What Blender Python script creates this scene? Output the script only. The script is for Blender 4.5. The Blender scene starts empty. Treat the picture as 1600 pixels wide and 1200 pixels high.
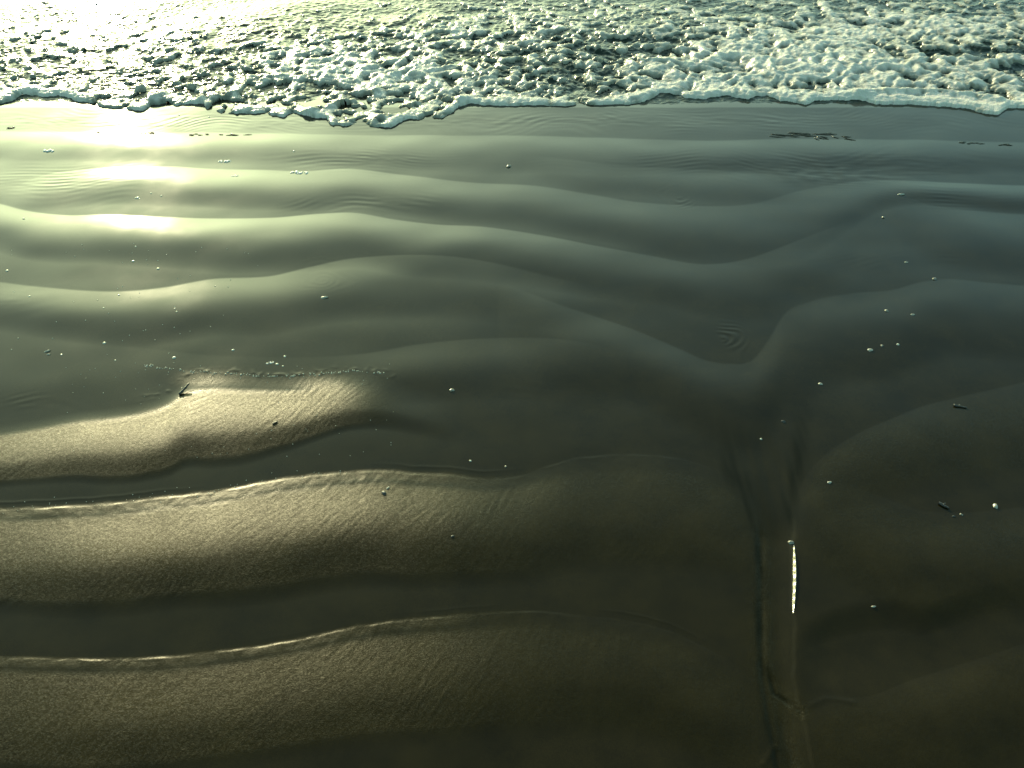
import bpy, math, random
import numpy as np
from mathutils import Vector, Matrix
R = math.radians
sc = bpy.context.scene
C = sc.collection

# ------------------------------------------------------------------ camera
CAM_H, PITCH, F = 1.5, R(38.0), 1556.0          # metres, look-down angle, focal length in photo pixels (1600 wide)
cd = bpy.data.cameras.new('camera'); cam = bpy.data.objects.new('camera', cd); C.objects.link(cam)
cam.location = (0, 0, CAM_H); cam.rotation_euler = (R(90) - PITCH, 0, 0)
cd.sensor_width = 36; cd.lens = 36 * F / 1600; cd.clip_start = 0.05; cd.clip_end = 20000
sc.camera = cam

# ------------------------------------------------------------------ sky and sun
SUN_EL, SUN_AZ = R(17.0), R(-22.0)               # azimuth measured from +Y towards +X
w = bpy.data.worlds.new('World'); sc.world = w; w.use_nodes = True
nt = w.node_tree; nt.nodes.clear()
out = nt.nodes.new('ShaderNodeOutputWorld'); bg = nt.nodes.new('ShaderNodeBackground')
sky = nt.nodes.new('ShaderNodeTexSky'); sky.sky_type = 'NISHITA'; sky.sun_disc = False
sky.sun_elevation = SUN_EL; sky.sun_rotation = SUN_AZ
sky.air_density = 1.0; sky.dust_density = 2.0; sky.ozone_density = 1.0
mul = nt.nodes.new('ShaderNodeMix'); mul.data_type = 'RGBA'; mul.blend_type = 'MULTIPLY'
mul.inputs[0].default_value = 1.0; mul.inputs[7].default_value = (0.71, 1.0, 0.77, 1)
nt.links.new(sky.outputs[0], mul.inputs[6]); nt.links.new(mul.outputs[2], bg.inputs[0])
bg.inputs[1].default_value = 0.15
nt.links.new(bg.outputs[0], out.inputs[0])
sl = bpy.data.lights.new('sun', 'SUN'); sl.energy = 2.4; sl.angle = R(0.5); sl.color = (1.0, 0.86, 0.54)
so = bpy.data.objects.new('sun', sl); C.objects.link(so)
SUND = Vector((math.sin(SUN_AZ) * math.cos(SUN_EL), math.cos(SUN_AZ) * math.cos(SUN_EL), math.sin(SUN_EL)))
so.rotation_euler = SUND.to_track_quat('Z', 'Y').to_euler(); so.location = SUND * 30
sc.view_settings.view_transform = 'Standard'; sc.view_settings.look = 'None'
sc.view_settings.exposure = 0.95; sc.view_settings.gamma = 1.0

# ------------------------------------------------------------------ maths helpers
cp, sp = math.cos(PITCH), math.sin(PITCH)
def depth(y): return y * cp + CAM_H * sp
def to_px(x, y):
    D = np.maximum(depth(y), 0.25)
    return 800 + F * x / D, 600 - F * (y * sp - CAM_H * cp) / D
def y_of_v(v):
    k = (600 - v) / F                            # (y sp - h cp) = k (y cp + h sp)
    return (CAM_H * cp + k * CAM_H * sp) / (sp - k * cp)
def ground(u, v):
    y = y_of_v(v); return (u - 800) / F * depth(y), y
RNG = np.random.RandomState(7)
PERM = RNG.permutation(4096)
GA = RNG.rand(4096) * 2 * np.pi
GX, GY = np.cos(GA), np.sin(GA)
def perlin(x, y, seed=0):
    xi = np.floor(x).astype(np.int64); yi = np.floor(y).astype(np.int64)
    xf = x - xi; yf = y - yi
    def g(i, j, dx, dy):
        h = PERM[(PERM[(i + seed * 131) & 4095] + j) & 4095]
        return GX[h] * dx + GY[h] * dy
    s = xf * xf * xf * (xf * (xf * 6 - 15) + 10); t = yf * yf * yf * (yf * (yf * 6 - 15) + 10)
    a = g(xi, yi, xf, yf); b = g(xi + 1, yi, xf - 1, yf)
    c = g(xi, yi + 1, xf, yf - 1); d = g(xi + 1, yi + 1, xf - 1, yf - 1)
    return (a + s * (b - a) + t * ((c + s * (d - c)) - (a + s * (b - a)))) * 1.5
def fbm(x, y, n=3, seed=0, gain=0.5):
    r = 0; a = 1.0
    for k in range(n):
        r = r + a * perlin(x * 2 ** k, y * 2 ** k, seed + k * 7); a *= gain
    return r
def sstep(a, b, x):
    t = np.clip((x - a) / (b - a), 0, 1); return t * t * (3 - 2 * t)
def smooth_interp(u, xs, ys):
    # monotone-ish cubic (Catmull-Rom slopes) through the traced points
    xs = np.asarray(xs, float); ys = np.asarray(ys, float)
    m = np.gradient(ys, xs)
    uc = np.clip(u, xs[0], xs[-1]); i = np.clip(np.searchsorted(xs, uc) - 1, 0, len(xs) - 2)
    h = xs[i + 1] - xs[i]; t = (uc - xs[i]) / h
    return ((2 * t**3 - 3 * t**2 + 1) * ys[i] + (t**3 - 2 * t**2 + t) * h * m[i]
            + (-2 * t**3 + 3 * t**2) * ys[i + 1] + (t**3 - t**2) * h * m[i + 1])

# ------------------------------------------------------------------ sand relief
# Each ripple: traced toe line (where the seaward trough ends and the next ripple starts to rise),
# then (u, crest height in mm, width in photo px) knots; tp = where the crest lies inside the width; soft = roundness of the toe.
RIP = [
 dict(l=[(-200,203),(0,205),(200,207),(400,208),(600,211),(850,213),(1100,219),(1300,217),(1450,219),(1600,222),(1800,222)],
      a=[(0,2.6,50),(400,2.6,50),(850,4,60),(1250,4.5,55),(1600,4,55)], tp=.45, soft=.1),
 dict(l=[(-200,300),(0,300),(60,276),(150,264),(240,260),(330,263),(420,266),(480,268),(550,263),(620,272),(700,282),(850,292),(930,304),(1000,316),(1080,322),(1180,317),(1250,298),(1330,284),(1500,286),(1600,290),(1800,292)],
      a=[(0,0,60),(60,1.5,60),(160,3.6,60),(350,4.4,62),(700,5.2,66),(1000,5,80),(1100,5,90),(1250,4,110),(1400,4,45),(1600,5,45)], tp=.45, soft=.12),
 dict(l=[(700,240),(850,246),(950,258),(1050,264),(1150,268),(1230,278),(1300,285)],
      a=[(820,0,40),(900,1.5,45),(1050,2,50),(1180,1.8,50),(1250,0,40)], tp=.45, soft=.3),
 dict(l=[(1300,296),(1400,305),(1460,322),(1530,330),(1600,335),(1800,338)],
      a=[(1380,0,60),(1450,3,90),(1520,6,100),(1600,6,110)], tp=.4, soft=.2),
 dict(l=[(-200,300),(0,318),(40,330),(100,336),(160,335),(220,337),(300,341),(420,340),(500,334),(560,333),(620,343),(680,350),(750,354),(850,368),(950,388),(1020,400),(1100,412),(1180,402),(1260,370),(1330,345)],
      a=[(0,5,80),(200,5.5,80),(450,7,88),(650,7.5,88),(850,6.5,85),(1020,4.5,80),(1120,4.5,90),(1200,4.5,110),(1300,2,110),(1340,0,100)], tp=.42, soft=.08),
 dict(l=[(-200,430),(0,440),(60,448),(140,454),(200,454),(260,448),(330,436),(430,430),(480,418),(540,406),(600,402),(680,402),(760,412),(850,432),(950,452)],
      a=[(0,3.5,80),(200,4.6,88),(400,5.5,95),(550,5.2,95),(680,4,100),(800,4,90),(940,0,80)], tp=.42, soft=.1),
 dict(l=[(780,440),(860,472),(940,498),(1010,524),(1060,545),(1100,563),(1140,569),(1175,562),(1200,532),(1225,494),(1270,470),(1330,458),(1400,452),(1440,441),(1480,436),(1540,441),(1600,447),(1800,450)],
      a=[(780,0,120),(900,6.5,130),(1000,7,125),(1060,7.5,125),(1140,6,125),(1210,5,160),(1350,7,150),(1600,7,120)], tp=.42, soft=.22),
 dict(l=[(-100,560),(160,538),(240,545),(300,553),(400,558),(500,558),(570,552),(640,540),(720,532),(820,528),(920,540),(980,560)],
      a=[(150,0,70),(250,.8,70),(500,1.2,80),(600,3,90),(750,3.5,100),(880,3,100),(980,0,100)], tp=.45, soft=.25),
 dict(l=[(-200,668),(0,664),(60,654),(120,643),(180,636),(230,626),(265,612),(290,592),(330,585),(390,589),(440,592),(500,588),(540,584),(590,588),(640,600),(720,625)],
      a=[(0,6,102),(150,9,118),(250,11,130),(330,12,152),(450,9.5,120),(560,7,88),(640,3,78),(720,0,70)], tp=.62, soft=1.0),
 dict(l=[(-200,800),(0,797),(60,795),(110,792),(180,787),(260,777),(330,770),(400,757),(480,745),(540,740),(612,737),(640,740),(700,743),(770,748),(810,744),(850,731),(890,719),(960,711),(1030,712),(1100,728),(1160,760),(1200,790)],
      a=[(0,7,165),(200,12.5,178),(400,15,190),(600,15,185),(800,9,175),(950,6,190),(1080,5,180),(1190,0,160)], tp=.52, soft=.5),
 dict(l=[(-200,1030),(0,1029),(90,1030),(180,1031),(260,1028),(340,1019),(400,1011),(470,1000),(540,984),(600,974),(680,967),(750,960),(820,956),(900,962),(980,970),(1040,985),(1100,1012),(1160,1047),(1195,1075),(1230,1110)],
      a=[(0,3,190),(300,5.2,195),(600,6,200),(800,5.5,200),(1000,7,190),(1130,5,180),(1200,0,150)], tp=.52, soft=.5),
 dict(l=[(-400,1260),(0,1262),(300,1255),(600,1235),(900,1240),(1150,1300),(1400,1290),(2000,1300)],
      a=[(0,22,260),(800,20,260),(1150,8,260),(1600,16,260)], tp=.42, soft=.05),
 dict(l=[(-400,1560),(600,1530),(1100,1600),(2000,1550)],
      a=[(0,22,330),(1600,20,330)], tp=.42, soft=.05),
 # right bank
 dict(l=[(1235,790),(1255,748),(1290,710),(1330,683),(1400,652),(1450,632),(1490,622),(1540,610),(1600,596),(1800,590)],
      a=[(1238,0,100),(1290,2,110),(1350,4,130),(1450,5,150),(1600,5,165)], tp=.4, soft=.05),
 dict(l=[(1220,820),(1260,770),(1300,756),(1380,778),(1440,798),(1520,800),(1600,792),(1800,790)],
      a=[(1230,0,130),(1300,2,170),(1400,5,190),(1600,7,190)], tp=.45, soft=.3),
 dict(l=[(1235,1125),(1255,1110),(1300,1094),(1370,1084),(1420,1062),(1500,1037),(1560,1018),(1600,1005),(1800,1000)],
      a=[(1240,0,150),(1310,2,180),(1400,4,200),(1600,4,200)], tp=.42, soft=.06),
]
def prof(t, tp, soft):
    r = np.clip(t / tp, 0, 1)
    sharp = np.sin(r * np.pi / 2); rnd = r * r * (3 - 2 * r)
    up = (1 - soft) * sharp + soft * rnd
    dn = np.cos(np.clip((t - tp) / (1 - tp), 0, 1) * np.pi / 2) ** 2
    return np.where(t <= 0, 0, np.where(t < tp, up, dn))
def dist_poly(x, y, pts):
    """distance in metres to a traced line on the ground, parameter along it 0..1, signed side"""
    P = [ground(a, b) for a, b in pts]
    best = np.full(x.shape, 1e9); par = np.zeros(x.shape); side = np.zeros(x.shape)
    L = [0]
    for (ax, ay), (bx, by) in zip(P, P[1:]): L.append(L[-1] + math.hypot(bx - ax, by - ay))
    for k, ((ax, ay), (bx, by)) in enumerate(zip(P, P[1:])):
        dx, dy = bx - ax, by - ay; q = dx * dx + dy * dy
        t = np.clip(((x - ax) * dx + (y - ay) * dy) / q, 0, 1)
        ex, ey = x - ax - t * dx, y - ay - t * dy
        d = np.hypot(ex, ey); m = d < best
        best = np.where(m, d, best); par = np.where(m, (L[k] + t * math.sqrt(q)) / L[-1], par)
        side = np.where(m, np.sign(dx * ey - dy * ex), side)
    return best, par, side

EDGE = [(-300,170),(0,161),(20,155),(36,147),(60,149),(100,150),(125,158),(150,161),(160,167),(200,169),(225,172),(240,162),(256,165),
 (290,162),(317,161),(323,172),(345,176),(380,178),(420,178),(440,182),(460,177),(490,182),(509,186),(516,194),(540,196),(575,195),
 (610,199),(625,192),(640,186),(670,188),(690,185),(705,178),(720,165),(732,161),(760,163),(800,164),(850,164),(900,164),(930,165),
 (960,163),(990,161),(1010,155),(1030,146),(1060,147),(1072,153),(1100,155),(1110,151),(1140,149),(1170,155),(1182,149),(1200,149),
 (1220,157),(1260,163),(1274,156),(1300,154),(1340,156),(1370,161),(1400,163),(1460,164),(1500,168),(1530,176),(1560,178),(1576,169),
 (1600,169),(1900,172)]
EU = [p[0] for p in EDGE]; EV = [p[1] for p in EDGE]
def edge_d(x, y):
    """metres seaward of the foam front"""
    u, v = to_px(x, y)
    ve = np.interp(u, EU, EV)
    return y - y_of_v(ve)

def sand_z(x, y, want_dry=False):
    u, v = to_px(x, y)
    inpic = sstep(-1.0, -0.3, y)
    uu = u + 5 * perlin(x * 3, y * 3, 90); vv = v + 1.2 * perlin(x * 5, y * 5, 91) 
    z = np.zeros(x.shape); flat = np.zeros(x.shape)
    for k, r in enumerate(RIP):
        c = smooth_interp(uu, [p[0] for p in r['l']], [p[1] for p in r['l']])
        au = [p[0] for p in r['a']]
        a = smooth_interp(uu, au, [p[1] for p in r['a']]); wd = smooth_interp(uu, au, [p[2] for p in r['a']])
        lo, hi = au[0], au[-1]
        if r['a'][0][1] == 0: a = np.where(uu < lo, 0, a)
        if r['a'][-1][1] == 0: a = np.where(uu > hi, 0, a)
        a = np.maximum(a, 0)
        wd = wd * (1 + .06 * perlin(x * 4, y * 1.5, 40 + k))
        f = prof((vv - c) / wd, r['tp'], r['soft'])
        z += a * .001 * f
        flat = np.maximum(flat, f * sstep(0, 3, a))
    z *= inpic
    # drained, grainy sand: the near mounds; everything seaward still carries a film of water
    dl = np.interp(u, [-200, 0, 230, 290, 330, 600, 700, 900, 1100, 1250, 1600], [630, 622, 588, 560, 553, 568, 700, 700, 690, 660, 590])
    dry = sstep(0, 60, v - dl) * sstep(.0, .34, flat) * np.where(v < 705, sstep(650, 500, u) + sstep(900, 1000, u), 1) * (1 - .55 * sstep(550, 950, u))
    # groove and bed of the drainage channel on the right
    d, t, s = dist_poly(x, y, [(1130,560),(1150,640),(1166,720),(1180,790),(1190,850),(1192,950),(1191,1040),(1205,1085),(1225,1150),(1240,1230)])
    z -= .0012 * sstep(.45, .6, t) * sstep(1, .9, t) * np.exp(-(d / .010) ** 2) * (.7 + .8 * perlin(x * 20, y * 20, 93))
    dry = np.maximum(dry, sstep(.35, .6, t) * np.exp(-(d / .03) ** 2) * .8)
    # funnel: a soft V that narrows into the groove
    cu = np.interp(v, [600, 700, 830, 1000, 1250], [1195, 1198, 1208, 1214, 1240]); wu = np.interp(v, [560, 640, 760, 840, 1000, 1250], [60, 62, 40, 24, 20, 20])
    k = (u - cu) / wu
    z -= (.0045 * sstep(600, 760, v)) * np.exp(-k ** 2)
    z -= .0012 * sstep(640, 720, v) * sstep(900, 800, v) * perlin(x * 40, y * 5, 92) * np.exp(-k ** 2)
    edge_l = np.exp(-((u - np.interp(v, [600, 690, 835, 1060, 1250], [1118, 1132, 1188, 1192, 1225]) - 8 * perlin(x * 12, y * 12, 101)) / np.interp(v, [600, 760, 860, 1250], [34, 24, 7, 9])) ** 2) * sstep(620, 760, v)
    edge_r = np.exp(-((u - np.interp(v, [600, 700, 835], [1262, 1246, 1228]) - 6 * perlin(x * 12, y * 12, 102)) / 16) ** 2) * sstep(600, 700, v) * sstep(850, 800, v)
    silt = np.maximum(edge_l, edge_r) * np.clip(.75 + .8 * perlin(x * 60, y * 9, 103), 0, 1)  # darker base colour and weaker reflection along the channel edges
    silt = np.maximum(silt, .5 * np.exp(-k ** 4) * sstep(680, 800, v) * sstep(860, 830, v))
    sand_z.silt = silt
    z -= .0016 * np.exp(-((u - np.interp(v, [600, 690, 835, 1060, 1250], [1118, 1132, 1188, 1192, 1225])) / 6) ** 2) * sstep(820, 850, v)
    ce = np.interp(v, [740, 830, 960, 1060, 1110, 1150, 1220], [1244, 1242, 1241, 1244, 1255, 1264, 1276]) + 5 * perlin(y * 9, y * 0 + 3.3, 98) + 2 * perlin(y * 30, y * 0 + 1.3, 99)
    z += .0013 * sstep(-6, 3, u - ce) * sstep(110, 30, u - ce) * sstep(760, 850, v)
    dd, tt, s = dist_poly(x, y, [(1198,1040),(1212,1082),(1232,1096),(1252,1112)])
    z -= .0018 * np.exp(-(dd / .005) ** 2) * sstep(0, .3, tt) * sstep(1, .7, tt); dry = np.maximum(dry, .9 * np.exp(-(dd / .02) ** 2)); sand_z.silt = np.maximum(sand_z.silt, np.exp(-(dd / .007) ** 2))
    # thin sharp edges of the channel
    for pts, h, wdt in [([(1239,838),(1238,850),(1241,870),(1241,920),(1240,965)], .0016, .005),
                        ([(1252,1112),(1262,1150),(1275,1215)], .0004, .006),
                        ([(1190,1200),(1205,1175),(1216,1160)], .0009, .006),
                        ([(1255,1108),(1290,1092),(1312,1093),(1345,1100)], .0005, .006)]:
        dd, tt, s = dist_poly(x, y, pts)
        z += h * np.exp(-(dd / wdt) ** 2) * sstep(0, .15, tt) * sstep(1, .85, tt)
    # steeper edge above the pool on the right
    c = smooth_interp(uu, [1230,1290,1340,1400,1450,1500,1600,1750], [1015,988,974,969,976,960,935,915])
    z -= .006 * sstep(-35, 15, vv - c) * sstep(150, 30, vv - c) * sstep(1235, 1300, u) * (1 - .6 * sstep(1450, 1600, u))
    # meniscus lines along the two near troughs
    for k in (9, 10):
        r = RIP[k]; c = smooth_interp(uu, [p[0] for p in r['l']], [p[1] for p in r['l']])
        q = (vv - c) + 1.2 * perlin(x * 25, y * 6, 60 + k)
        fade = sstep(1190, 1000, u)
        irr = np.clip(.75 + 1.0 * perlin(x * 12, y * 12, 62) + .5 * perlin(x * 45, y * 45, 63), .1, 2)
        lf = .28 + .50 * sstep(760, 560, u)
        z += .0013 * irr * lf * sstep(-2.2, 2.2, q) * np.exp(-np.maximum(q, 0) / 22) * fade
        dry = np.maximum(dry, .75 * sstep(-7, -2, q) * sstep(30, 5, q) * fade * sstep(900, 650, u))
        z += .0003 * np.exp(-((q + 12) / 2) ** 2) * fade * sstep(-.2, .5, perlin(x * 3, y * 3, 61)) 
    # swirl below the junction of the V and ring wavelets round stranded bits
    for (cu, cv, rad, lam, am) in [(1130, 530, .055, .019, .0007), (506, 440, .09, .024, .00006), (1060, 308, .05, .018, .0003)]:
        cx, cy = ground(cu, cv)
        ang = np.arctan2(y - cy, x - cx); rr = np.hypot(x - cx, (y - cy) * .8)
        z += am * np.sin(2 * np.pi * (rr / lam) + ang * 1.0 + 9 * perlin(x * 13, y * 11, 70)) * np.clip(.4 + 1.3 * perlin(x * 9 + 3, y * 9, 71), 0, 1) * np.exp(-(rr / rad) ** 2) 
    # wavelets left by the swash in the film near the water, and streaks combed into the drained mounds
    def patch(cu, cv, ru, rv): return np.exp(-(((u - cu) / ru) ** 2 + ((v - cv) / rv) ** 2))
    pm = (.9 * patch(1000, 188, 700, 16) + .8 * patch(250, 188, 350, 14) + 1.2 * patch(1360, 262, 170, 22) + .6 * patch(1060, 255, 160, 16)
          + .8 * patch(560, 250, 130, 14) + .8 * patch(90, 285, 110, 28) + .7 * patch(1480, 312, 110, 14) + .7 * patch(580, 318, 120, 12)
          + .5 * patch(20, 470, 60, 20) + .6 * patch(60, 628, 90, 12) + .3 * patch(1440, 410, 150, 22) + .35 * patch(800, 610, 90, 14))
    warp = perlin(x * 2.2, y * 2.2, 80)
    th = .9 * warp
    q = (y + .16 * warp + .05 * perlin(x * 3, y * 3, 79)) / .032 
    z += .00022 * pm * np.sin(2 * np.pi * q + 3 * perlin(x * 5, y * 5, 81)) * (.4 + 1.0 * perlin(x * 9, y * 9, 82))
    z += .00022 * sstep(.2, .9, pm) * perlin(x * 14 + 2 * warp, y * 55, 83)
    z += .0012 * patch(1290, 272, 60, 12) * perlin(x * 22, y * 22, 84)
    # grain-scale unevenness of the drained sand
    cw = .06 * perlin(x * 3, y * 3, 94)
    comb = perlin((x - .55 * y + cw) * 80, (y + .55 * x) * 12, 85) + .5 * perlin((x - .4 * y + cw) * 150, (y + .5 * x) * 30, 95)
    lee = patch(150, 950, 420, 30) + patch(1100, 940, 160, 60) + patch(350, 740, 250, 16)
    z += dry * (.00015 * comb * (1 + 1.2 * perlin(x * 5, y * 5, 96)) + .00010 * perlin(x * 120, y * 120, 86)) 
    z += .0006 * lee * comb * sstep(.01, .2, flat) * sstep(-.2, .6, perlin(x * 6, y * 6, 97))
    z += .0010 * fbm(x * 3, y * 4, 2, 87) 
    # sparkly row of grains along the edge of the third mound
    r = RIP[8]; c = smooth_interp(uu, [p[0] for p in r['l']], [p[1] for p in r['l']])
    z += .0007 * np.exp(-((v - c + 6) / 6) ** 2) * np.clip(perlin(x * 60, y * 60, 88), 0, 1) * sstep(200, 260, u) * sstep(640, 600, u)
    # sea bed falls away behind the swash line
    e = y - y_of_v(168)
    z -= .05 * np.clip(e, 0, 60) 
    if want_dry: return z, dry, 1 - sstep(3.0, 1.3, y)  # foreground darkness put into the reflection strength, fading toward the camera
    return z

def lumps(x, y):
    """heaving surface of the spent wave: rounded peaks, ridges and pits (0..1)"""
    wx = x + .035 * perlin(x * 7, y * 7, 10); wy = y + .035 * perlin(x * 7, y * 7, 11)
    a = perlin(wx * 6.0, wy * 5.4, 12); b = perlin(wx * 15, wy * 13, 13); c = fbm(wx * 34, wy * 30, 2, 14)
    r1 = 1 - np.sqrt(a * a + .02) * 1.5; r2 = 1 - np.sqrt(b * b + .02) * 1.5
    return .52 * r1 + .34 * r2 + .10 * c, a, b
def water_z(x, y):
    e = y - y_of_v(168)
    L, a, b = lumps(x, y)
    amp = sstep(-.05, .35, e) * (1 - .75 * sstep(.45, 1.25, e))
    z = -.004 + .012 * sstep(0, .5, e)
    u_, v_ = to_px(x, y)
    z = z + .031 * amp * (L - .35) * (1 - .6 * sstep(750, 100, u_))
    z = z + .012 * perlin(x * 2.2, y * 2.8, 20) * sstep(.2, .8, e)
    z = z + .0020 * perlin(x * 50, y * 65, 21) * sstep(-.05, .1, e)
    far = sstep(1.5, 6, e)
    z = z + far * (.06 * perlin(x * .35, y * .8, 22) + .02 * perlin(x * 1.4, y * 2.5, 23))
    return z

# ------------------------------------------------------------------ mesh helpers
def grid_mesh(name, X, Y, Z, mat, attrs=None, keep=None):
    nr, nc = X.shape
    idx = np.arange(nr * nc).reshape(nr, nc)
    q = np.stack([idx[:-1, :-1], idx[:-1, 1:], idx[1:, 1:], idx[1:, :-1]], -1).reshape(-1, 4)
    co = np.stack([X, Y, Z], -1).reshape(-1, 3)
    A = {k: v.reshape(-1) for k, v in (attrs or {}).items()}
    if keep is not None:
        kf = keep.reshape(-1)[q].all(1); q = q[kf]
        used = np.zeros(nr * nc, bool); used[q.reshape(-1)] = True
        remap = np.cumsum(used) - 1; q = remap[q]; co = co[used]; A = {k: v[used] for k, v in A.items()}
    me = bpy.data.meshes.new(name)
    me.vertices.add(len(co)); me.vertices.foreach_set('co', co.astype(np.float32).reshape(-1))
    me.loops.add(q.size); me.loops.foreach_set('vertex_index', q.astype(np.int32).reshape(-1))
    me.polygons.add(len(q)); me.polygons.foreach_set('loop_start', np.arange(0, q.size, 4, dtype=np.int32))
    me.update(calc_edges=True); me.polygons.foreach_set('use_smooth', np.ones(len(q), bool))
    for k, v in A.items():
        at = me.attributes.new(k, 'FLOAT', 'POINT'); at.data.foreach_set('value', v.astype(np.float32))
    me.materials.append(mat)
    ob = bpy.data.objects.new(name, me); C.objects.link(ob); return ob
def axis(pieces):
    return np.unique(np.concatenate(pieces))
def rows_from_v(v0, v1, step):
    return np.array([y_of_v(v) for v in np.arange(v0, v1, step)])

# ------------------------------------------------------------------ materials
def new_mat(name):
    m = bpy.data.materials.new(name); m.use_nodes = True
    return m, m.node_tree, m.node_tree.nodes['Principled BSDF']
def N(t, kind, **kw):
    n = t.nodes.new(kind)
    for k, v in kw.items(): setattr(n, k, v)
    return n
def noise(t, scale, detail=2, rough=.5, vec=None):
    n = N(t, 'ShaderNodeTexNoise'); n.inputs['Scale'].default_value = scale; n.inputs['Detail'].default_value = detail
    n.inputs['Roughness'].default_value = rough
    if vec is None:
        g = N(t, 'ShaderNodeNewGeometry'); vec = g.outputs['Position']
    t.links.new(vec, n.inputs['Vector']); return n.outputs['Fac']
def mapr(t, val, a, b, c, d):
    n = N(t, 'ShaderNodeMapRange'); t.links.new(val, n.inputs[0])
    for i, q in enumerate((a, b, c, d)): n.inputs[i + 1].default_value = q
    return n.outputs[0]
def mathn(t, op, a, b):
    n = N(t, 'ShaderNodeMath', operation=op)
    for i, q in enumerate((a, b)):
        if isinstance(q, (int, float)): n.inputs[i].default_value = q
        else: t.links.new(q, n.inputs[i])
    return n.outputs[0]
def bump(t, h, dist, strength=1.0, prev=None):
    n = N(t, 'ShaderNodeBump'); n.inputs['Distance'].default_value = dist
    if isinstance(strength, (int, float)): n.inputs['Strength'].default_value = strength
    else: t.links.new(strength, n.inputs['Strength'])
    t.links.new(h, n.inputs['Height'])
    if prev is not None: t.links.new(prev, n.inputs['Normal'])
    return n.outputs[0]

# wet sand
sand_m, t, p = new_mat('wet_sand')
at = N(t, 'ShaderNodeAttribute', attribute_name='dry'); dry = at.outputs['Fac']
n1 = noise(t, 9, 5, .6); n2 = noise(t, 900, 1)
ramp = N(t, 'ShaderNodeMix', data_type='RGBA'); t.links.new(mapr(t, n1, .3, .7, 0, 1), ramp.inputs[0])
ramp.inputs[6].default_value = (.016, .012, .0035, 1); ramp.inputs[7].default_value = (.027, .020, .006, 1)
sp2 = N(t, 'ShaderNodeMix', data_type='RGBA', blend_type='MULTIPLY'); t.links.new(mapr(t, n2, .35, .65, 0, 1), sp2.inputs[0])
t.links.new(ramp.outputs[2], sp2.inputs[6]); sp2.inputs[7].default_value = (.6, .6, .6, 1)
sa = N(t, 'ShaderNodeAttribute', attribute_name='silt')
sm = N(t, 'ShaderNodeMix', data_type='RGBA'); t.links.new(sa.outputs['Fac'], sm.inputs[0]); t.links.new(sp2.outputs[2], sm.inputs[6])
sm.inputs[7].default_value = (.010, .0085, .003, 1); t.links.new(sm.outputs[2], p.inputs['Base Color'])
vr = N(t, 'ShaderNodeTexVoronoi'); vr.inputs['Scale'].default_value = 430
gg = N(t, 'ShaderNodeNewGeometry'); t.links.new(gg.outputs['Position'], vr.inputs['Vector'])
sx = N(t, 'ShaderNodeSeparateColor'); t.links.new(vr.outputs['Color'], sx.inputs[0])
gr = mapr(t, mathn(t, 'POWER', sx.outputs[0], 2.2), 0, 1, .24, .84)
spec = N(t, 'ShaderNodeMix', data_type='FLOAT'); t.links.new(dry, spec.inputs[0]); spec.inputs[2].default_value = .5; t.links.new(gr, spec.inputs[3])
rg = mathn(t, 'ADD', mapr(t, dry, 0, 1, .095, .38), mapr(t, noise(t, 6, 3), .3, .7, -.03, .03))
t.links.new(rg, p.inputs['Roughness']); tnt = N(t, 'ShaderNodeMix', data_type='RGBA'); t.links.new(dry, tnt.inputs[0]); tnt.inputs[6].default_value = (1, 1, 1, 1); tnt.inputs[7].default_value = (1, .92, .68, 1)
t.links.new(tnt.outputs[2], p.inputs['Specular Tint']); p.inputs['IOR'].default_value = 1.34
t.links.new(mathn(t, 'MULTIPLY', mathn(t, 'MULTIPLY', spec.outputs[0], mapr(t, N(t, 'ShaderNodeAttribute', attribute_name='far_sheen').outputs['Fac'], 0, 1, .58, 1)), mapr(t, sa.outputs['Fac'], 0, 1, 1, .6)), p.inputs['Specular IOR Level'])
b1 = bump(t, noise(t, 420, 3, .7), .0006, mapr(t, dry, 0, 1, .0, .9))
t.links.new(b1, p.inputs['Normal'])

# sea water
water_m, t, p = new_mat('sea_water')
p.inputs['Base Color'].default_value = (.018, .028, .018, 1); p.inputs['Roughness'].default_value = .13; tnt = N(t, 'ShaderNodeMix', data_type='RGBA'); t.links.new(dry, tnt.inputs[0]); tnt.inputs[6].default_value = (1, 1, 1, 1); tnt.inputs[7].default_value = (1, .92, .68, 1)
t.links.new(tnt.outputs[2], p.inputs['Specular Tint']); p.inputs['IOR'].default_value = 1.34
t.links.new(bump(t, noise(t, 60, 3, .6), .004, .6), p.inputs['Normal'])

# foam
foam_m, t, p = new_mat('sea_foam')
at = N(t, 'ShaderNodeAttribute', attribute_name='thick')
mx = N(t, 'ShaderNodeMix', data_type='RGBA'); t.links.new(at.outputs['Fac'], mx.inputs[0])
mx.inputs[6].default_value = (.22, .21, .15, 1); mx.inputs[7].default_value = (.72, .65, .54, 1)
t.links.new(mx.outputs[2], p.inputs['Base Color']); p.inputs['Roughness'].default_value = .22; p.inputs['IOR'].default_value = 1.33
p.inputs['Subsurface Weight'].default_value = .5; p.inputs['Subsurface Radius'].default_value = (.8, 1, .8); p.inputs['Subsurface Scale'].default_value = .01
vor = N(t, 'ShaderNodeTexVoronoi'); vor.inputs['Scale'].default_value = 170
g = N(t, 'ShaderNodeNewGeometry'); t.links.new(g.outputs['Position'], vor.inputs['Vector'])
t.links.new(bump(t, vor.outputs['Distance'], .002, .6, bump(t, noise(t, 60, 3, .6), .004, .5)), p.inputs['Normal'])

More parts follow.
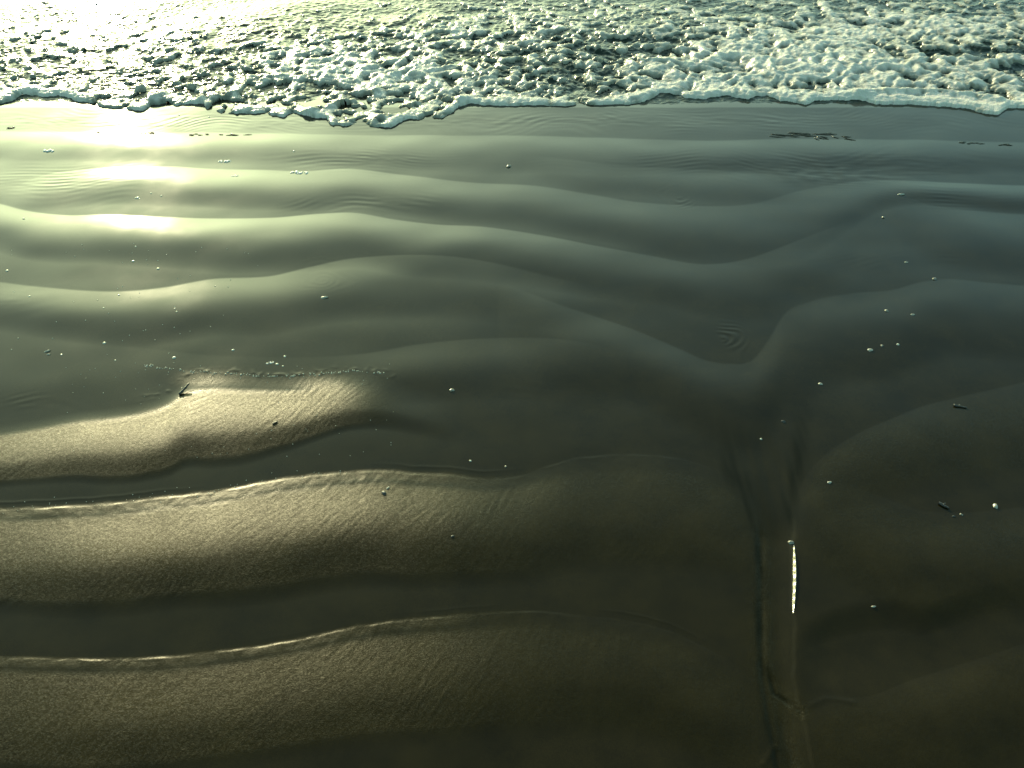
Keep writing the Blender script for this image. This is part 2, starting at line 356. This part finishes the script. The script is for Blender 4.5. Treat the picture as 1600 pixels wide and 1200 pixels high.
# ------------------------------------------------------------------ the ground, the sea, the foam
s_in = np.arange(-.56, .5601, .00115)
s_out = .56 + .012 * (1.09 ** np.arange(0, 62) - 1) / .09
S = axis([s_in, s_out, -s_out])
far = y_of_v(60) + .02 * (1.10 ** np.arange(1, 125) - 1) / .10
near = np.array([-.0, -.2, -.5, -1, -2, -4, -8, -16, -40, -100, -300])
Yv = axis([rows_from_v(60, 420, 1.0), rows_from_v(420, 1230, 1.2), rows_from_v(1230, 2200, 6), near, far[far < 8000]])
def WX(s, y): return s * np.where(y > -.3, depth(y), depth(-.3) + np.maximum(0, -.3 - y) * .8)
SS, YY = np.meshgrid(S, Yv); XX = WX(SS, YY)
Z, DRY, PM = sand_z(XX, YY, True)
sand = grid_mesh('sand', XX, YY, Z, sand_m, {'dry': DRY, 'silt': sand_z.silt, 'far_sheen': PM}); sand['kind'] = 'structure'

Yw = axis([rows_from_v(-14, 206, .75), y_of_v(-14) + .02 * (1.09 ** np.arange(1, 145) - 1) / .09]); Yw = Yw[Yw < 9000]
Sw = axis([np.arange(-.56, .5601, .0010), s_out, -s_out])
SS, YY = np.meshgrid(Sw, Yw); XX = WX(SS, YY)
ZW = water_z(XX, YY)
sea = grid_mesh('sea_water', XX, YY, ZW, water_m, keep=None); sea['kind'] = 'structure'

ki = Yw < y_of_v(-60)
XX, YY, ZW = XX[ki], YY[ki], ZW[ki]
e = edge_d(XX, YY) + .012 * perlin(XX * 9, YY * 9, 34) + .009 * perlin(XX * 24, YY * 24, 35) + .004 * perlin(XX * 70, YY * 70, 37); L, A, B = lumps(XX, YY); u, v = to_px(XX, YY)
base = np.maximum(ZW, sand_z(XX, YY))
# how much foam lies where: a full collar at the front, open pits behind, thin lace further out
big = fbm(XX * 1.1, YY * 1.6, 3, 30)
cov = -.02 + .85 * (L - .35) + .40 * big + .38 * fbm(XX * 18, YY * 16, 3, 31)
cov = cov + .50 * sstep(.13, .02, e) * np.clip(.8 + perlin(XX * 5, YY * 5, 38), .2, 1.2)
cov = cov - .42 * sstep(.75, 1.6, e + .4 * big + .3 * sstep(500, 0, u)) - .12 * sstep(600, 200, u)
cov = cov + .15 * sstep(900, 1300, u) - .10 * sstep(700, 300, u) * sstep(.1, .3, e)
lip = np.sqrt(np.clip(e / .045, 0, 1)) * .007 * np.clip(.75 + 1.1 * perlin(XX * 7, YY * 7, 32), .15, 1.6)
roll = .004 * np.exp(-((e - .035) / .025) ** 2)
for pts in ([(478,181),(520,168),(560,158),(590,146)], [(590,190),(625,176),(650,164),(690,156),(720,160)], [(240,158),(262,148),(300,138)], [(318,158),(350,150),(390,146)], [(150,160),(190,148),(225,138)], [(1340,150),(1420,146),(1500,150),(1560,160)]):
    dd, tt, s = dist_poly(XX, YY, pts); roll += .013 * np.exp(-(dd / .022) ** 2)
th = .003 + .010 * np.clip(cov, 0, .7) + (lip * .75 + roll) * sstep(1.0, .3, e)
th = th * sstep(-.02, .12, cov) - .004 * sstep(.02, -.05, cov)
th = th + (.0020 * np.abs(perlin(XX * 42, YY * 38, 33)) + .0010 * np.abs(perlin(XX * 95, YY * 85, 39)) - .001) * sstep(0, .25, cov) * sstep(0, .02, e)
th = np.where(e < 0, np.minimum(th, e * .8), th)
foam = grid_mesh('sea_foam', XX, YY, base + th, foam_m, {'thick': np.clip(cov * 2.0 + .25 * perlin(XX * 45, YY * 40, 36), 0, 1)}, keep=(cov > -.10) & (e > -.012))
foam['kind'] = 'stuff'; foam['label'] = 'lumpy white froth of the spent wave along the top of the sand'

#OBJECTS
# ------------------------------------------------------------------ small things lying on the sand
import bmesh
def simple(name, col, rough, **kw):
    m, t, p = new_mat(name)
    g = N(t, 'ShaderNodeTexCoord'); n = noise(t, kw.get('scale', 300), 3, .6, g.outputs['Object'])
    mx = N(t, 'ShaderNodeMix', data_type='RGBA'); t.links.new(mapr(t, n, .35, .65, 0, 1), mx.inputs[0])
    mx.inputs[6].default_value = (*[c * .55 for c in col], 1); mx.inputs[7].default_value = (*col, 1)
    t.links.new(mx.outputs[2], p.inputs['Base Color']); p.inputs['Roughness'].default_value = rough
    p.inputs['Coat Weight'].default_value = kw.get('coat', .6); p.inputs['Coat Roughness'].default_value = .08
    if kw.get('trans'): p.inputs['Transmission Weight'].default_value = kw['trans']; p.inputs['IOR'].default_value = 1.33
    return m
MAT = dict(pebble=simple('pebble_stone', (.30, .26, .19), .35), shell=simple('shell', (.48, .44, .34), .3),
           bubble=simple('bubble_glint', (.72, .68, .52), .15, trans=.1, coat=1.0), water=simple('wet_glint', (.10, .09, .07), .2, coat=1), fleck=simple('foam_fleck', (.82, .79, .68), .25),  # pale bubble colour stands in for sun glints on bubbles and beads
           twig=simple('wet_bark', (.030, .022, .014), .4), weed=simple('seaweed', (.08, .07, .04), .35),
           dark=simple('dark_stone', (.035, .03, .02), .35))
def link_bm(name, bm, mat, label, cat, u, v, rz=0, lift=0, group=None, tilt=(0, 0)):
    me = bpy.data.meshes.new(name); bm.to_mesh(me); bm.free()
    for f in me.polygons: f.use_smooth = True
    me.materials.append(mat); o = bpy.data.objects.new(name, me); C.objects.link(o)
    x, y = ground(u, v); z = float(sand_z(np.array([x]), np.array([y]))[0])
    # follow the relief: the line of sight meets the raised sand a little nearer
    k = z / CAM_H; x *= (1 - k); y *= (1 - k); z = float(sand_z(np.array([x]), np.array([y]))[0])
    o.location = (x, y, z + lift); o.rotation_euler = (tilt[0], tilt[1], rz)
    o['label'] = label; o['category'] = cat
    if group: o['group'] = group
    return o
def mpp(v): return float(depth(y_of_v(v))) / F            # metres per photo pixel at that row
def stone_bm(r, seed, sx=1, sy=1, sz=.6):
    bm = bmesh.new(); bmesh.ops.create_icosphere(bm, subdivisions=4, radius=1)
    for q in bm.verts:
        c = q.co; a = np.array([c.x * 1.3 + seed]), np.array([c.y * 1.3 + c.z])
        k = 1 + .22 * float(perlin(a[0], a[1], seed)[0]) + .06 * float(perlin(a[0] * 3, a[1] * 3, seed + 3)[0])
        q.co = Vector((c.x * sx * r * k, c.y * sy * r * k, c.z * sz * r * k))
    return bm
def dome_into(bm, r, cx, cy, hgt=.55):
    rings, seg = 7, 18; vs = []
    for i in range(rings):
        a = math.pi / 2 * i / rings; rr = r * math.cos(a); zz = r * hgt * math.sin(a)
        vs.append([bm.verts.new((cx + rr * math.cos(2 * math.pi * j / seg), cy + rr * math.sin(2 * math.pi * j / seg), zz)) for j in range(seg)])
    top = bm.verts.new((cx, cy, r * hgt)); base = bm.verts.new((cx, cy, -.0003))
    skirt = [bm.verts.new((q.co.x + (q.co.x - cx) * .25, q.co.y + (q.co.y - cy) * .25, -.0003)) for q in vs[0]]
    for j in range(seg):
        k = (j + 1) % seg
        bm.faces.new((skirt[j], skirt[k], vs[0][k], vs[0][j])); bm.faces.new((base, skirt[k], skirt[j]))
        for i in range(rings - 1): bm.faces.new((vs[i][j], vs[i][k], vs[i + 1][k], vs[i + 1][j]))
        bm.faces.new((vs[-1][j], vs[-1][k], top))
def bubble_bm(r, seed, n=1):
    bm = bmesh.new(); dome_into(bm, r, 0, 0)
    rnd = random.Random(seed)
    for k in range(n):
        a = rnd.uniform(0, 6.28); rr = r * rnd.uniform(.3, .6)
        dome_into(bm, rr, math.cos(a) * (r + rr * .8), math.sin(a) * (r + rr * .8) * .8)
    return bm
def fleck_bm(L, seed):
    bm = bmesh.new(); rnd = random.Random(seed)
    for k in range(16):
        t = rnd.uniform(-1, 1); r = L * rnd.uniform(.12, .26) * (1 - .4 * abs(t))
        dome_into(bm, r, t * L, rnd.uniform(-.25, .25) * L, .7)
    return bm
def shell_bm(L, seed, narrow=.55, curl=.35):
    """broken piece of a bivalve: a ribbed, cupped sheet with thickness and a ragged rim"""
    bm = bmesh.new(); nr, na = 10, 26; top, bot = [], []
    rnd = random.Random(seed); rag = [1 + rnd.uniform(-.12, .12) for _ in range(na)]
    for i in range(nr):
        rt, rb = [], []
        for j in range(na):
            a = 2 * math.pi * j / na; f = (i + .6) / nr
            r = L * f * (1 + (rag[j] - 1) * f)
            x = r * math.cos(a); y = r * narrow * math.sin(a) * (1 - .25 * math.cos(a))
            z = curl * L * (1 - f * f) + .03 * L * math.cos(6 * a) * f
            rt.append(bm.verts.new((x, y, z))); rb.append(bm.verts.new((x * .97, y * .97, z - .10 * L)))
        top.append(rt); bot.append(rb)
    for i in range(nr - 1):
        for j in range(na):
            k = (j + 1) % na
            bm.faces.new((top[i][j], top[i][k], top[i + 1][k], top[i + 1][j])[::-1]); bm.faces.new((bot[i][j], bot[i][k], bot[i + 1][k], bot[i + 1][j]))
    for j in range(na):
        k = (j + 1) % na; bm.faces.new((top[-1][j], top[-1][k], bot[-1][k], bot[-1][j])[::-1])
    bm.faces.new(top[0]); bm.faces.new(bot[0][::-1])
    return bm
def tube_into(bm, pts, rad, seg=8):
    rings = []
    for i, p in enumerate(pts):
        d = (pts[min(i + 1, len(pts) - 1)] - pts[max(i - 1, 0)]).normalized()
        a = d.orthogonal().normalized(); b = d.cross(a); r = rad[i]
        rings.append([bm.verts.new(p + a * r * math.cos(2 * math.pi * j / seg) + b * r * math.sin(2 * math.pi * j / seg)) for j in range(seg)])
    for r0, r1 in zip(rings, rings[1:]):
        for j in range(seg):
            k = (j + 1) % seg; bm.faces.new((r0[j], r0[k], r1[k], r1[j]))
    bm.faces.new(rings[0][::-1]); bm.faces.new(rings[-1])
def twig_bm(L, r, seed, rise=0.0):
    bm = bmesh.new(); rnd = random.Random(seed); n = 14
    pts = [Vector(((i / (n - 1) - .5) * L, rnd.uniform(-.05, .05) * r * 4, r * .7 + rise * (i / (n - 1)))) for i in range(n)]
    rad = [r * rnd.uniform(.85, 1.15) * (1 - .35 * i / (n - 1)) for i in range(n)]
    tube_into(bm, pts, rad); 
    tube_into(bm, [pts[5], pts[5] + Vector((L * .06, r * 1.6, r * .4)), pts[5] + Vector((L * .10, r * 2.6, r * .6))], [r * .5, r * .4, r * .25], 6)
    return bm
# (u, v, half-size in photo px, label)
BUB = [(208,408,4,0,'bright round bubble left of its neighbour just under the lowest blinding glint'),
 (247,420,4,0,'bright round bubble right of its neighbour just under the lowest blinding glint'),
 (11,423,4,0,'lone shining bubble at the left border of the wet sand'),
 (163,536,4.5,0,'shining bubble in the dark trough, above and left of the sparkling sand mound'),
 (272,559,5,0,'largest shining bubble directly above the beaded edge of the sparkling mound'),
 (364,547,4,0,'shining bubble alone in the dark trough above the middle of the sparkling mound'),
 (445,557,3.4,0,'uppermost bubble of the small cluster above the sparkling mound'),
 (433,569,3.8,1,'middle bubble with a small twin in the cluster above the sparkling mound'),
 (442,572,2.6,0,'lower right bubble of the small cluster above the sparkling mound'),
 (215,309,4.5,2,'double bubble shining between the two lowest blinding glints'),
 (236,302,2.6,0,'upper of two tiny bubbles right of the double bubble between the glints'),
 (252,306,2.6,0,'tiny bubble farthest right of the double bubble between the glints'),
 (212,385,2.4,0,'tiny bubble straight below the lowest blinding glint'),
 (37,342,3.6,0,'pale bubble near the left border on the bright band below the long curved ripple edge'),
 (186,461,3,0,'small bubble on the pale band in the left part of the sand'),
 (46,463,3,0,'flat pale bubble on the band of combed sand at the far left'),
 (162,481,2.4,0,'tiny bubble at the lower border of the pale band on the left'),
 (273,482,2.4,0,'upper of two tiny stacked bubbles below the pale band'),
 (276,487,2.4,0,'lower of two tiny stacked bubbles below the pale band'),
 (96,554,2.8,0,'small bubble right of the two slivers at the left of the sand'),
 (180,563,2.4,0,'small bubble starting the beaded line toward the sparkling mound'),
 (459,236,3,0,'small bubble in the upper sand above the long white foam fleck'),
 (735,720,3.2,0,'dull bubble in the dark trough above the thin bright ripple edge'),
 (1189,686,3,0,'glinting bubble in the head of the drainage channel'),
 (1403,538,3.8,0,'round white bubble right of the pale oval shell bit'),
 (280,180,2.6,0,'tiny sparkle of a bubble in front of the foam, left side'),
 (327,183,2.6,0,'tiny bubble in front of the foam, right of its like'),]
for i, (u0, v0, r, n, lab) in enumerate(BUB):
    link_bm('bubble', bubble_bm(r * mpp(v0) * .58, i, n), MAT['bubble'], lab, 'bubble', u0, v0, rz=i, group='single bubbles left on the wet sand')
FLK = [(75,236,9,.05,'narrow white foam fleck near the left border below the foam front'),
 (352,252,8,.1,'short plump foam fleck between the glints and the long fleck'),
 (467,270,10,.0,'long white foam fleck resting on the edge of a ripple'),
 (368,275,4.5,.1,'small faint foam fleck just below the short plump one'),
 (421,567,5.5,.2,'oval white foam fleck left of the bubble cluster above the sparkling mound')]
for i, (u0, v0, L, rz, lab) in enumerate(FLK):
    link_bm('foam_fleck', fleck_bm(L * 1.3 * mpp(v0), i), MAT['fleck'], lab, 'foam fleck', u0, v0, rz=rz, group='flecks of foam stranded on the sand')
SHL = [(507,465,8,.1,.4,'pale shell fragment beside the faint ring ripples'),
 (74,549,7,.5,.25,'pale sliver of shell, the upper of two slivers at the left'),
 (76,554,4,.1,.4,'tiny pale sliver of shell just under the longer sliver'),
 (1360,547,6,0,.7,'pale oval shell bit on the right bank, left of a round bubble'),
 (1282,600,5,-.4,.6,'pale shell bit on the slope right of the V-shaped hollow'),
 (1296,754,5,.2,.6,'pale shell bit at the left foot of the right bank'),
 (1365,948,5,.1,.4,'faint shell bit above the dark hollow at lower right'),
 (1426,492,5,0,.5,'flat shell bit on the right bank, right of a smaller grain'),
 (1416,410,4,0,.5,'pale shell bit in the dark trough at upper right'),
 (1408,304,8,0,.35,'flat grey-green shell bit with a small wake at upper right'),
 (606,763,5,.9,.35,'white tip of a shell poking from the near mound beside a dark chip')]
for i, (u0, v0, L, rz, nr_, lab) in enumerate(SHL):
    link_bm('shell_fragment', shell_bm(L * .75 * mpp(v0), i, max(nr_, .3)), MAT['shell'], lab, 'shell', u0, v0, rz=rz, lift=.0006, tilt=(.15, -.1), group='broken shell bits scattered on the sand')
PEB = [(706,610,4.5,'pebble','tan pebble alone in the middle of the sand'),
 (795,260,4.5,'pebble','small dark pebble with a lit top in the upper middle of the sand'),
 (1555,791,5.5,'shell','pale heart-shaped pebble near the right border'),
 (1385,486,3.5,'pebble','little dark grain left of the flat shell bit on the right bank'),
 (1224,659,3.5,'dark','dark grain in the head of the drainage channel, right of the glinting bubble'),
 (1460,436,3.8,'pebble','bluish pebble on the crest edge at upper right'),
 (1378,540,2.6,'pebble','tiny grain between the oval shell bit and the round bubble'),
 (1380,340,3,'dark','tiny dark grain on the smooth upper right sand'),
 (1502,804,3,'pebble','tiny brown grain right of the dark twig chip'),
 (1490,807,2.6,'dark','tiny dark grain just under the dark twig chip'),
 (707,838,3,'dark','tiny dark grain on the near mound'),
 (790,729,2.2,'pebble','tiny grain above the thin bright ripple edge'),
 (600,771,5,'dark','dark chip half sunk in the near mound beside a white shell tip'),
 (1236,848,5,'pebble','wet pebble at the head of the shining added glint ridge')]
for i, (u0, v0, r, mk, lab) in enumerate(PEB):
    link_bm('pebble', stone_bm(r * .85 * mpp(v0), i + 3, 1.1, .8, .65), MAT[mk], lab, 'pebble', u0, v0, rz=i * .7, group='small pebbles and grains on the sand')
m = mpp(608); link_bm('twig', twig_bm(22 * m, 2.2 * m, 1, 6 * m), MAT['twig'], 'short dark twig stuck upright in the edge of the sparkling mound', 'twig', 289, 611, rz=1.05)
m = mpp(636); link_bm('twig', twig_bm(19 * m, 1.7 * m, 2), MAT['twig'], 'short straight black twig lying on the right bank', 'twig', 1500, 636, rz=-.32)
m = mpp(790); link_bm('twig', twig_bm(16 * m, 2.4 * m, 3), MAT['twig'], 'crooked dark twig chip near the right border, below the bank', 'twig', 1474, 791, rz=-.8)
m = mpp(662); link_bm('twig', twig_bm(9 * m, 1.1 * m, 4), MAT['twig'], 'tiny splinter lying on the bright part of the sparkling mound', 'twig', 430, 661, rz=.7)
WEED = [(1265,211,58,3.0,20,'broad dark mat of seaweed shreds on the first ripple, right of centre'),
 (1300,217,30,5,8,'sparse loose seaweed shreds trailing below the broad dark mat'),
 (1515,224,22,1.3,7,'dark seaweed shred at upper right, left of a thinner one'),
 (1570,227,24,1.2,6,'thin broken seaweed shred at the upper right border'),
 (232,208,14,1.5,8,'short brown seaweed shred right of the topmost glint'),
 (160,208,16,1.2,5,'faint seaweed shred left of the topmost glint'),
 (311,211,17,1.8,9,'dark pointed seaweed shred, right of the short brown one'),
 (365,211,28,1.0,7,'long thin seaweed shred left of the upper middle of the sand'),
 (14,200,20,1.2,6,'thin seaweed shred at the upper left border')]
for i, (u0, v0, hw, hh, n, lab) in enumerate(WEED):
    bm = bmesh.new(); rnd = random.Random(50 + i); m = mpp(v0); ny = m / math.sin(math.atan2(CAM_H, y_of_v(v0)))
    x0, y0 = ground(u0, v0); z0 = float(sand_z(np.array([x0]), np.array([y0]))[0])
    for k in range(n):
        cx = rnd.triangular(-1, 1, 0) * hw * m; cy = rnd.uniform(-1, 1) * hh * ny; L = rnd.uniform(.25, .6) * hw * m
        a = rnd.uniform(-.25, .25) if hh < 4 else rnd.uniform(-1.2, -.2); c2 = rnd.uniform(-.3, .3)
        P = np.array([[cx + L * t * math.cos(a + c2 * t), cy + L * t * math.sin(a + c2 * t)] for t in np.linspace(-.5, .5, 9)])
        zz = sand_z(P[:, 0] + x0, P[:, 1] + y0) - z0
        tube_into(bm, [Vector((P[q, 0], P[q, 1], zz[q] + .0012)) for q in range(9)], [rnd.uniform(.6, 1.1) * .0012 * (1 - .8 * abs(q - 4) / 4) + .0003 for q in range(9)], 6)
    me = bpy.data.meshes.new('seaweed_shred'); bm.to_mesh(me); bm.free(); me.materials.append(MAT['weed'])
    for f in me.polygons: f.use_smooth = True
    o = bpy.data.objects.new('seaweed_shred', me); C.objects.link(o); o.location = (x0, y0, z0)
    o['label'] = lab; o['category'] = 'seaweed'; o['group'] = 'dark shreds of seaweed along the first ripple'

# beads of spray too small and many to count: along the edge of the sparkling mound and over the left of the sand
bm = bmesh.new(); rnd = random.Random(5); pts = []
r = RIP[8]
for k in range(150):
    u0 = rnd.uniform(225, 600); v0 = float(smooth_interp(np.array([u0]), [180,230,290,360,430,500,560,610], [562,572,579,584,589,585,581,586])[0]) + rnd.gauss(0, 1.3)
    pts.append((u0, v0, rnd.uniform(.7, 1.7)))
for k in range(90): pts.append((rnd.uniform(100, 620), rnd.uniform(565, 720), rnd.uniform(.6, 1.1)))
for k in range(60): pts.append((rnd.gauss(220, 110), rnd.uniform(380, 560), rnd.uniform(.7, 1.3)))
for k in range(60):
    u0 = rnd.uniform(0, 560); pts.append((u0, float(smooth_interp(np.array([u0]), [p[0] for p in RIP[9]['l']], [p[1] for p in RIP[9]['l']])[0]) + rnd.gauss(-3, 5), rnd.uniform(.6, 1.2)))
X = np.array([ground(a, b) for a, b, c in pts]); Zp = sand_z(X[:, 0], X[:, 1])
def small_dome(bm, x, y, z, r):
    top = bm.verts.new((x, y, z + r)); a = []; b = []
    for j in range(7):
        c, s_ = math.cos(j * 2 * math.pi / 7), math.sin(j * 2 * math.pi / 7)
        a.append(bm.verts.new((x + r * c, y + r * s_, z - r * .2))); b.append(bm.verts.new((x + r * .7 * c, y + r * .7 * s_, z + r * .7)))
    for j in range(7):
        k = (j + 1) % 7; bm.faces.new((a[j], a[k], b[k], b[j])); bm.faces.new((b[j], b[k], top))
for (a, b, c), (x, y), z in zip(pts, X, Zp): small_dome(bm, x, y, float(z), .75 * c * mpp(b))
me = bpy.data.meshes.new('spray_beads'); bm.to_mesh(me); bm.free(); me.materials.append(MAT['bubble'])
for f in me.polygons: f.use_smooth = True
o = bpy.data.objects.new('spray_beads', me); C.objects.link(o); o['kind'] = 'stuff'; o['label'] = 'tiny glinting beads of spray strewn over the left of the sand'

# added wet ridge in the lower channel, facets shaped to mirror the bank's sun glint
bm = bmesh.new(); n = 1300; seg = 12; rings = []
vv_ = np.linspace(852, 958, n); uu_ = 1240 + 1.5 * np.sin((vv_ - 850) / 30); Pt = [ground(a, b) for a, b in zip(uu_, vv_)]
Pz = sand_z(np.array([q[0] for q in Pt]), np.array([q[1] for q in Pt]))
ln = np.cumsum([0] + [math.dist(a, b) for a, b in zip(Pt, Pt[1:])])
for i in range(n):
    t_ = i / (n - 1); wd = .0056 * math.sin(math.pi * min(1, t_ * .93 + .04)) ** .5 * (1 + .10 * math.sin(ln[i] * 130 + 2 * math.sin(ln[i] * 61)))
    per = .0031; ph = ln[i] + .0012 * math.sin(ln[i] * 330) ; saw = .24 * min(ph % per, (per - ph % per) * 7)
    ring = []
    for xo, zo in ((-1, -.1), (-.98, .0), (-.6, .24), (-.2, .50), (.2, .75), (.5, .94), (.62, .98), (.74, .94), (.85, .75), (.93, .45), (.99, .1), (1, -.1), (.5, -.12)):
        ring.append(bm.verts.new((Pt[i][0] + wd * xo * .62, Pt[i][1], Pz[i] - .0006 + wd * .62 * zo + saw * min(1, wd / .003) * (zo > 0))))
    rings.append(ring)
for r0, r1 in zip(rings, rings[1:]):
    for j in range(seg): bm.faces.new((r0[j], r0[j + 1], r1[j + 1], r1[j]))
    bm.faces.new((r0[seg], r0[0], r1[0], r1[seg]))
bmesh.ops.recalc_face_normals(bm, faces=bm.faces)
me = bpy.data.meshes.new('glint_ridge'); bm.to_mesh(me); bm.free(); me.materials.append(MAT['water'])
for f in me.polygons: f.use_smooth = True
o = bpy.data.objects.new('glint_ridge', me); C.objects.link(o)
o['label'] = 'brilliant thin upright sun glint on an added ridge in the sand channel at lower right'; o['category'] = 'water trickle'
